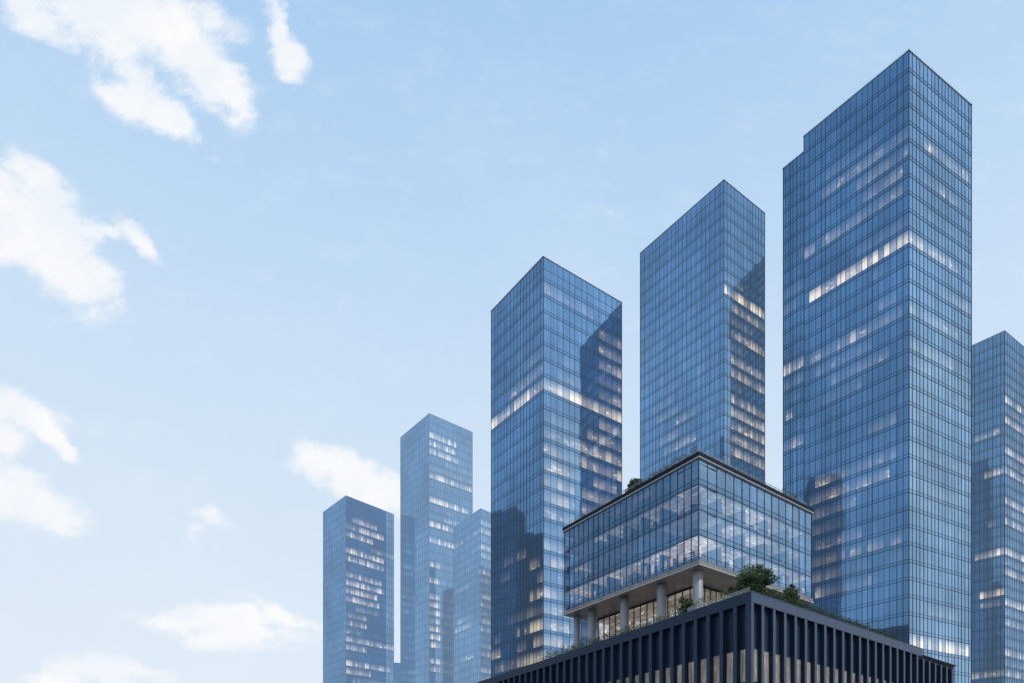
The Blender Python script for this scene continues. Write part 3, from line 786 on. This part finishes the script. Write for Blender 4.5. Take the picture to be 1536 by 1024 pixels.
# glass balustrade on the podium
bal = root('balustrade', (P0.x, P0.y, ROOFZ), 'clear glass balustrade with steel rail behind the podium parapet corner', 'balustrade')
def clear_mat():
    m, N = newmat('clear_glass')
    t = N.new('ShaderNodeBsdfTransparent'); t.inputs[0].default_value = (.93, .96, .95, 1)
    g = N.new('ShaderNodeBsdfGlossy'); g.inputs['Roughness'].default_value = .03
    mx = N.new('ShaderNodeMixShader'); mx.inputs[0].default_value = .07
    N.l.new(t.outputs[0], mx.inputs[1]); N.l.new(g.outputs[0], mx.inputs[2]); finish(N, mx.outputs[0], 0); return m
CLR = clear_mat()
gp = MB(); rp = MB(); a = P0 - nL * .7 - nR * .7
q = 0
while q < 13:
    gp.bar(a + uPL * (q + .74), uPL, .71, nL, -.01, .01, ROOFZ + .1, ROOFZ + 1.75); q += 1.48
    rp.bar(a + uPL * q, uPL, .03, nL, -.04, .04, ROOFZ, ROOFZ + 1.78)
rp.bar(a + uPL * 6.6, uPL, 6.6, nL, -.035, .035, ROOFZ + 1.76, ROOFZ + 1.82)
gp.build('glass_panel', CLR, bal); rp.build('rail', steel, bal)

# ------------------------------------------------------------------ ground
paving = plain('paving', (.22, .21, .20), .85, nscale=.4, bump=.1)
m = MB(); R_ = 6000
m.quad([(-R_, -R_, 0), (R_, -R_, 0), (R_, R_, 0), (-R_, R_, 0)])
tag(m.build('ground', paving), kind='structure')

# ------------------------------------------------------------------ sky
SUN_AZ, SUN_EL = math.radians(128), math.radians(52)     # azimuth clockwise from +Y
w = bpy.data.worlds.new('World'); S.world = w; w.use_nodes = True
w.node_tree.nodes.clear(); N = NT(w.node_tree)
d = N.new('ShaderNodeTexCoord').outputs['Generated']
sp = N.new('ShaderNodeSeparateXYZ'); N.put(sp.inputs[0], d); dx, dy, dz = sp.outputs
hor = N.math('SQRT', N.math('ADD', N.math('MULTIPLY', dx, dx), N.math('MULTIPLY', dy, dy)))
el = N.math('DIVIDE', dz, N.math('MAXIMUM', hor, .02))
sky = N.new('ShaderNodeTexSky', sky_type='NISHITA'); sky.sun_disc = False
sky.sun_elevation = SUN_EL; sky.sun_rotation = SUN_AZ; sky.air_density = 1.0; sky.dust_density = 1.5; sky.ozone_density = 1.0
nis = N.vec('SCALE', sky.outputs[0], scale=.10)
rp = N.new('ShaderNodeValToRGB'); N.put(rp.inputs[0], N.math('DIVIDE', el, 2.0, clamp=True))
def s2l(c): return tuple(((x / 255 + .055) / 1.055) ** 2.4 if x > 10 else x / 255 / 12.92 for x in c) + (1,)
stops = [(0, (233, 240, 250)), (.15, (221, 235, 250)), (.3, (207, 228, 249)), (.45, (188, 218, 247)), (.6, (172, 208, 244)), (1.0, (140, 185, 232))]
while len(rp.color_ramp.elements) < len(stops): rp.color_ramp.elements.new(.5)
for e_, (p_, c_) in zip(rp.color_ramp.elements, stops): e_.position = p_; e_.color = s2l(c_)
base = N.mix(.04, rp.outputs[0], nis)
# clouds: fixed places on the sky, ragged by noise
dyc = N.math('MAXIMUM', dy, .08)
cu = N.math('DIVIDE', dx, dyc); cv = N.math('DIVIDE', dz, dyc)
cb = N.new('ShaderNodeCombineXYZ'); N.put(cb.inputs[0], cu); N.put(cb.inputs[1], cv); uv = cb.outputs[0]
def warp(v, scale, amt, det=4):
    nd = N.new('ShaderNodeTexNoise'); N.put(nd.inputs['Vector'], v); nd.inputs['Scale'].default_value = scale; nd.inputs['Detail'].default_value = det
    nd.inputs['Roughness'].default_value = .6
    return N.vec('ADD', v, N.vec('SCALE', N.vec('SUBTRACT', nd.outputs[1], (.5, .5, .5)), scale=amt))
wu = warp(uv, 6.5, .085, 5)
CL = [(30,12,80,26,38,.9),(130,25,110,40,38,.75),(60,40,45,20,45,.7),(205,10,120,46,20,.9),(265,55,95,50,48,1),(312,100,80,36,55,1),(350,138,44,18,60,.95),
      (175,75,75,22,50,.55),(205,125,70,28,50,.8),(215,158,58,28,30,.95),(255,182,42,22,48,.9),(165,140,32,18,50,.6),
      (402,5,36,14,60,.7),(418,45,46,14,76,.75),(432,88,34,22,68,.9),(455,95,16,12,60,.5),
      (62,278,40,26,35,.95),(40,325,80,50,28,1.05),(85,385,85,42,45,1.05),(135,432,50,17,35,.9),(0,320,60,60,0,1),(122,345,45,14,35,.55),(160,350,30,10,20,.5),(200,362,34,12,45,.8),
      (30,608,58,22,14,.95),(75,638,56,14,38,.9),(0,645,36,26,30,.85),(28,738,85,32,20,1),(72,762,42,18,8,.8),(15,700,26,12,20,.6),
      (490,690,46,20,10,.95),(540,712,60,26,36,1),(586,742,46,24,42,.9),(455,682,22,8,0,.5),(318,780,34,10,12,.6),(288,797,16,11,0,.45),
      (290,928,70,16,0,.85),(345,925,70,22,6,.95),(365,952,85,22,8,.9),(245,930,42,10,8,.75),(430,918,40,13,32,.85),(465,940,34,11,20,.7),(140,1002,60,18,8,.9),(205,1004,55,13,6,.75),(95,1016,60,12,0,.75),(318,241,14,8,0,.35)]
acc = None
for cx_, cy_, a_, b_, an, wt in CL:
    mp = N.new('ShaderNodeMapping', vector_type='TEXTURE'); N.put(mp.inputs[0], wu)
    mp.inputs[1].default_value = ((cx_ - CX) / F, (HY - cy_) / F, 0); mp.inputs[2].default_value = (0, 0, -math.radians(an)); mp.inputs[3].default_value = (a_ * 1.95 / F, b_ * 1.85 / F, 1)
    gr = N.new('ShaderNodeTexGradient', gradient_type='SPHERICAL'); N.put(gr.inputs[0], mp.outputs[0])
    v = N.math('MULTIPLY', gr.outputs[1], wt)
    if acc is None: acc = v
    else:
        acc = N.math('SMOOTH_MAX', acc, v, .18)
mp = N.new('ShaderNodeMapping'); N.put(mp.inputs[0], warp(uv, 7, .06, 4)); mp.inputs[2].default_value = (0, 0, math.radians(48)); mp.inputs[3].default_value = (1, 2.6, 1)
fb = N.noise(mp.outputs[0], 8, 8, .6)
fb3 = N.noise(warp(uv, 14, .05, 6), 20, 10, .68)
fb2 = N.noise(uv, 6, 6, .6)
nz = N.math('ADD', N.math('MULTIPLY', N.math('SUBTRACT', fb, .5), 1.7), N.math('MULTIPLY', N.math('SUBTRACT', fb3, .5), 1.5))
dens = N.math('ADD', N.math('MULTIPLY', N.math('SUBTRACT', acc, .10), 1.75), nz)
dens = N.math('MULTIPLY', N.smooth(dens, .02, .98), N.smooth(acc, .02, .36))
dens = N.math('MULTIPLY', dens, N.smooth(dy, .1, .3))
# loose clouds over the rest of the sky
hz = N.math('ADD', N.math('MAXIMUM', dz, 0), .22)
cb2 = N.new('ShaderNodeCombineXYZ'); N.put(cb2.inputs[0], N.math('DIVIDE', dx, hz)); N.put(cb2.inputs[1], N.math('DIVIDE', dy, hz))
loose = N.smooth(N.noise(cb2.outputs[0], 1.1, 8, .6), .50, .72, 0, .9)
side_ = N.math('MAXIMUM', N.smooth(dy, .42, .25), N.smooth(dy, .0, -.2))
dens = N.math('MAXIMUM', dens, N.math('MULTIPLY', loose, side_))
shade = N.smooth(fb2, .35, .7)
ccol = N.mix(shade, rgb(.86, .91, .975), rgb(.99, .985, .98))
skyc = N.mix(N.math('MULTIPLY', dens, .96), base, ccol)
veil = N.smooth(N.noise(uv, 1.7, 5, .6), .45, .8, 0, .20)
skyc = N.mix(veil, skyc, rgb(.86, .93, 1.0))
bg = N.new('ShaderNodeBackground'); N.put(bg.inputs[0], skyc); bg.inputs[1].default_value = 1.0
wo = N.new('ShaderNodeOutputWorld'); N.l.new(bg.outputs[0], wo.inputs[0])

# ------------------------------------------------------------------ sun + camera
ld = bpy.data.lights.new('sun', 'SUN'); ld.energy = 2.2; ld.angle = math.radians(.6); ld.color = (1, .95, .88)
lo_ = bpy.data.objects.new('sun', ld); COL.objects.link(lo_)
sv = Vector((math.sin(SUN_AZ) * math.cos(SUN_EL), math.cos(SUN_AZ) * math.cos(SUN_EL), math.sin(SUN_EL)))
lo_.rotation_euler = sv.to_track_quat('Z', 'Y').to_euler(); lo_.location = (60, -60, 120)
cam = bpy.data.cameras.new('camera'); co = bpy.data.objects.new('camera', cam); COL.objects.link(co)
co.location = (0, 0, ZC); co.rotation_euler = (math.pi / 2, 0, 0)
cam.sensor_width = 36; cam.lens = F / 1536 * 36; cam.shift_y = (HY - 512) / 1536; cam.clip_end = 20000; cam.clip_start = .5
S.camera = co
S.view_settings.view_transform = 'Standard'; S.view_settings.look = 'None'; S.view_settings.exposure = 0; S.view_settings.gamma = 1
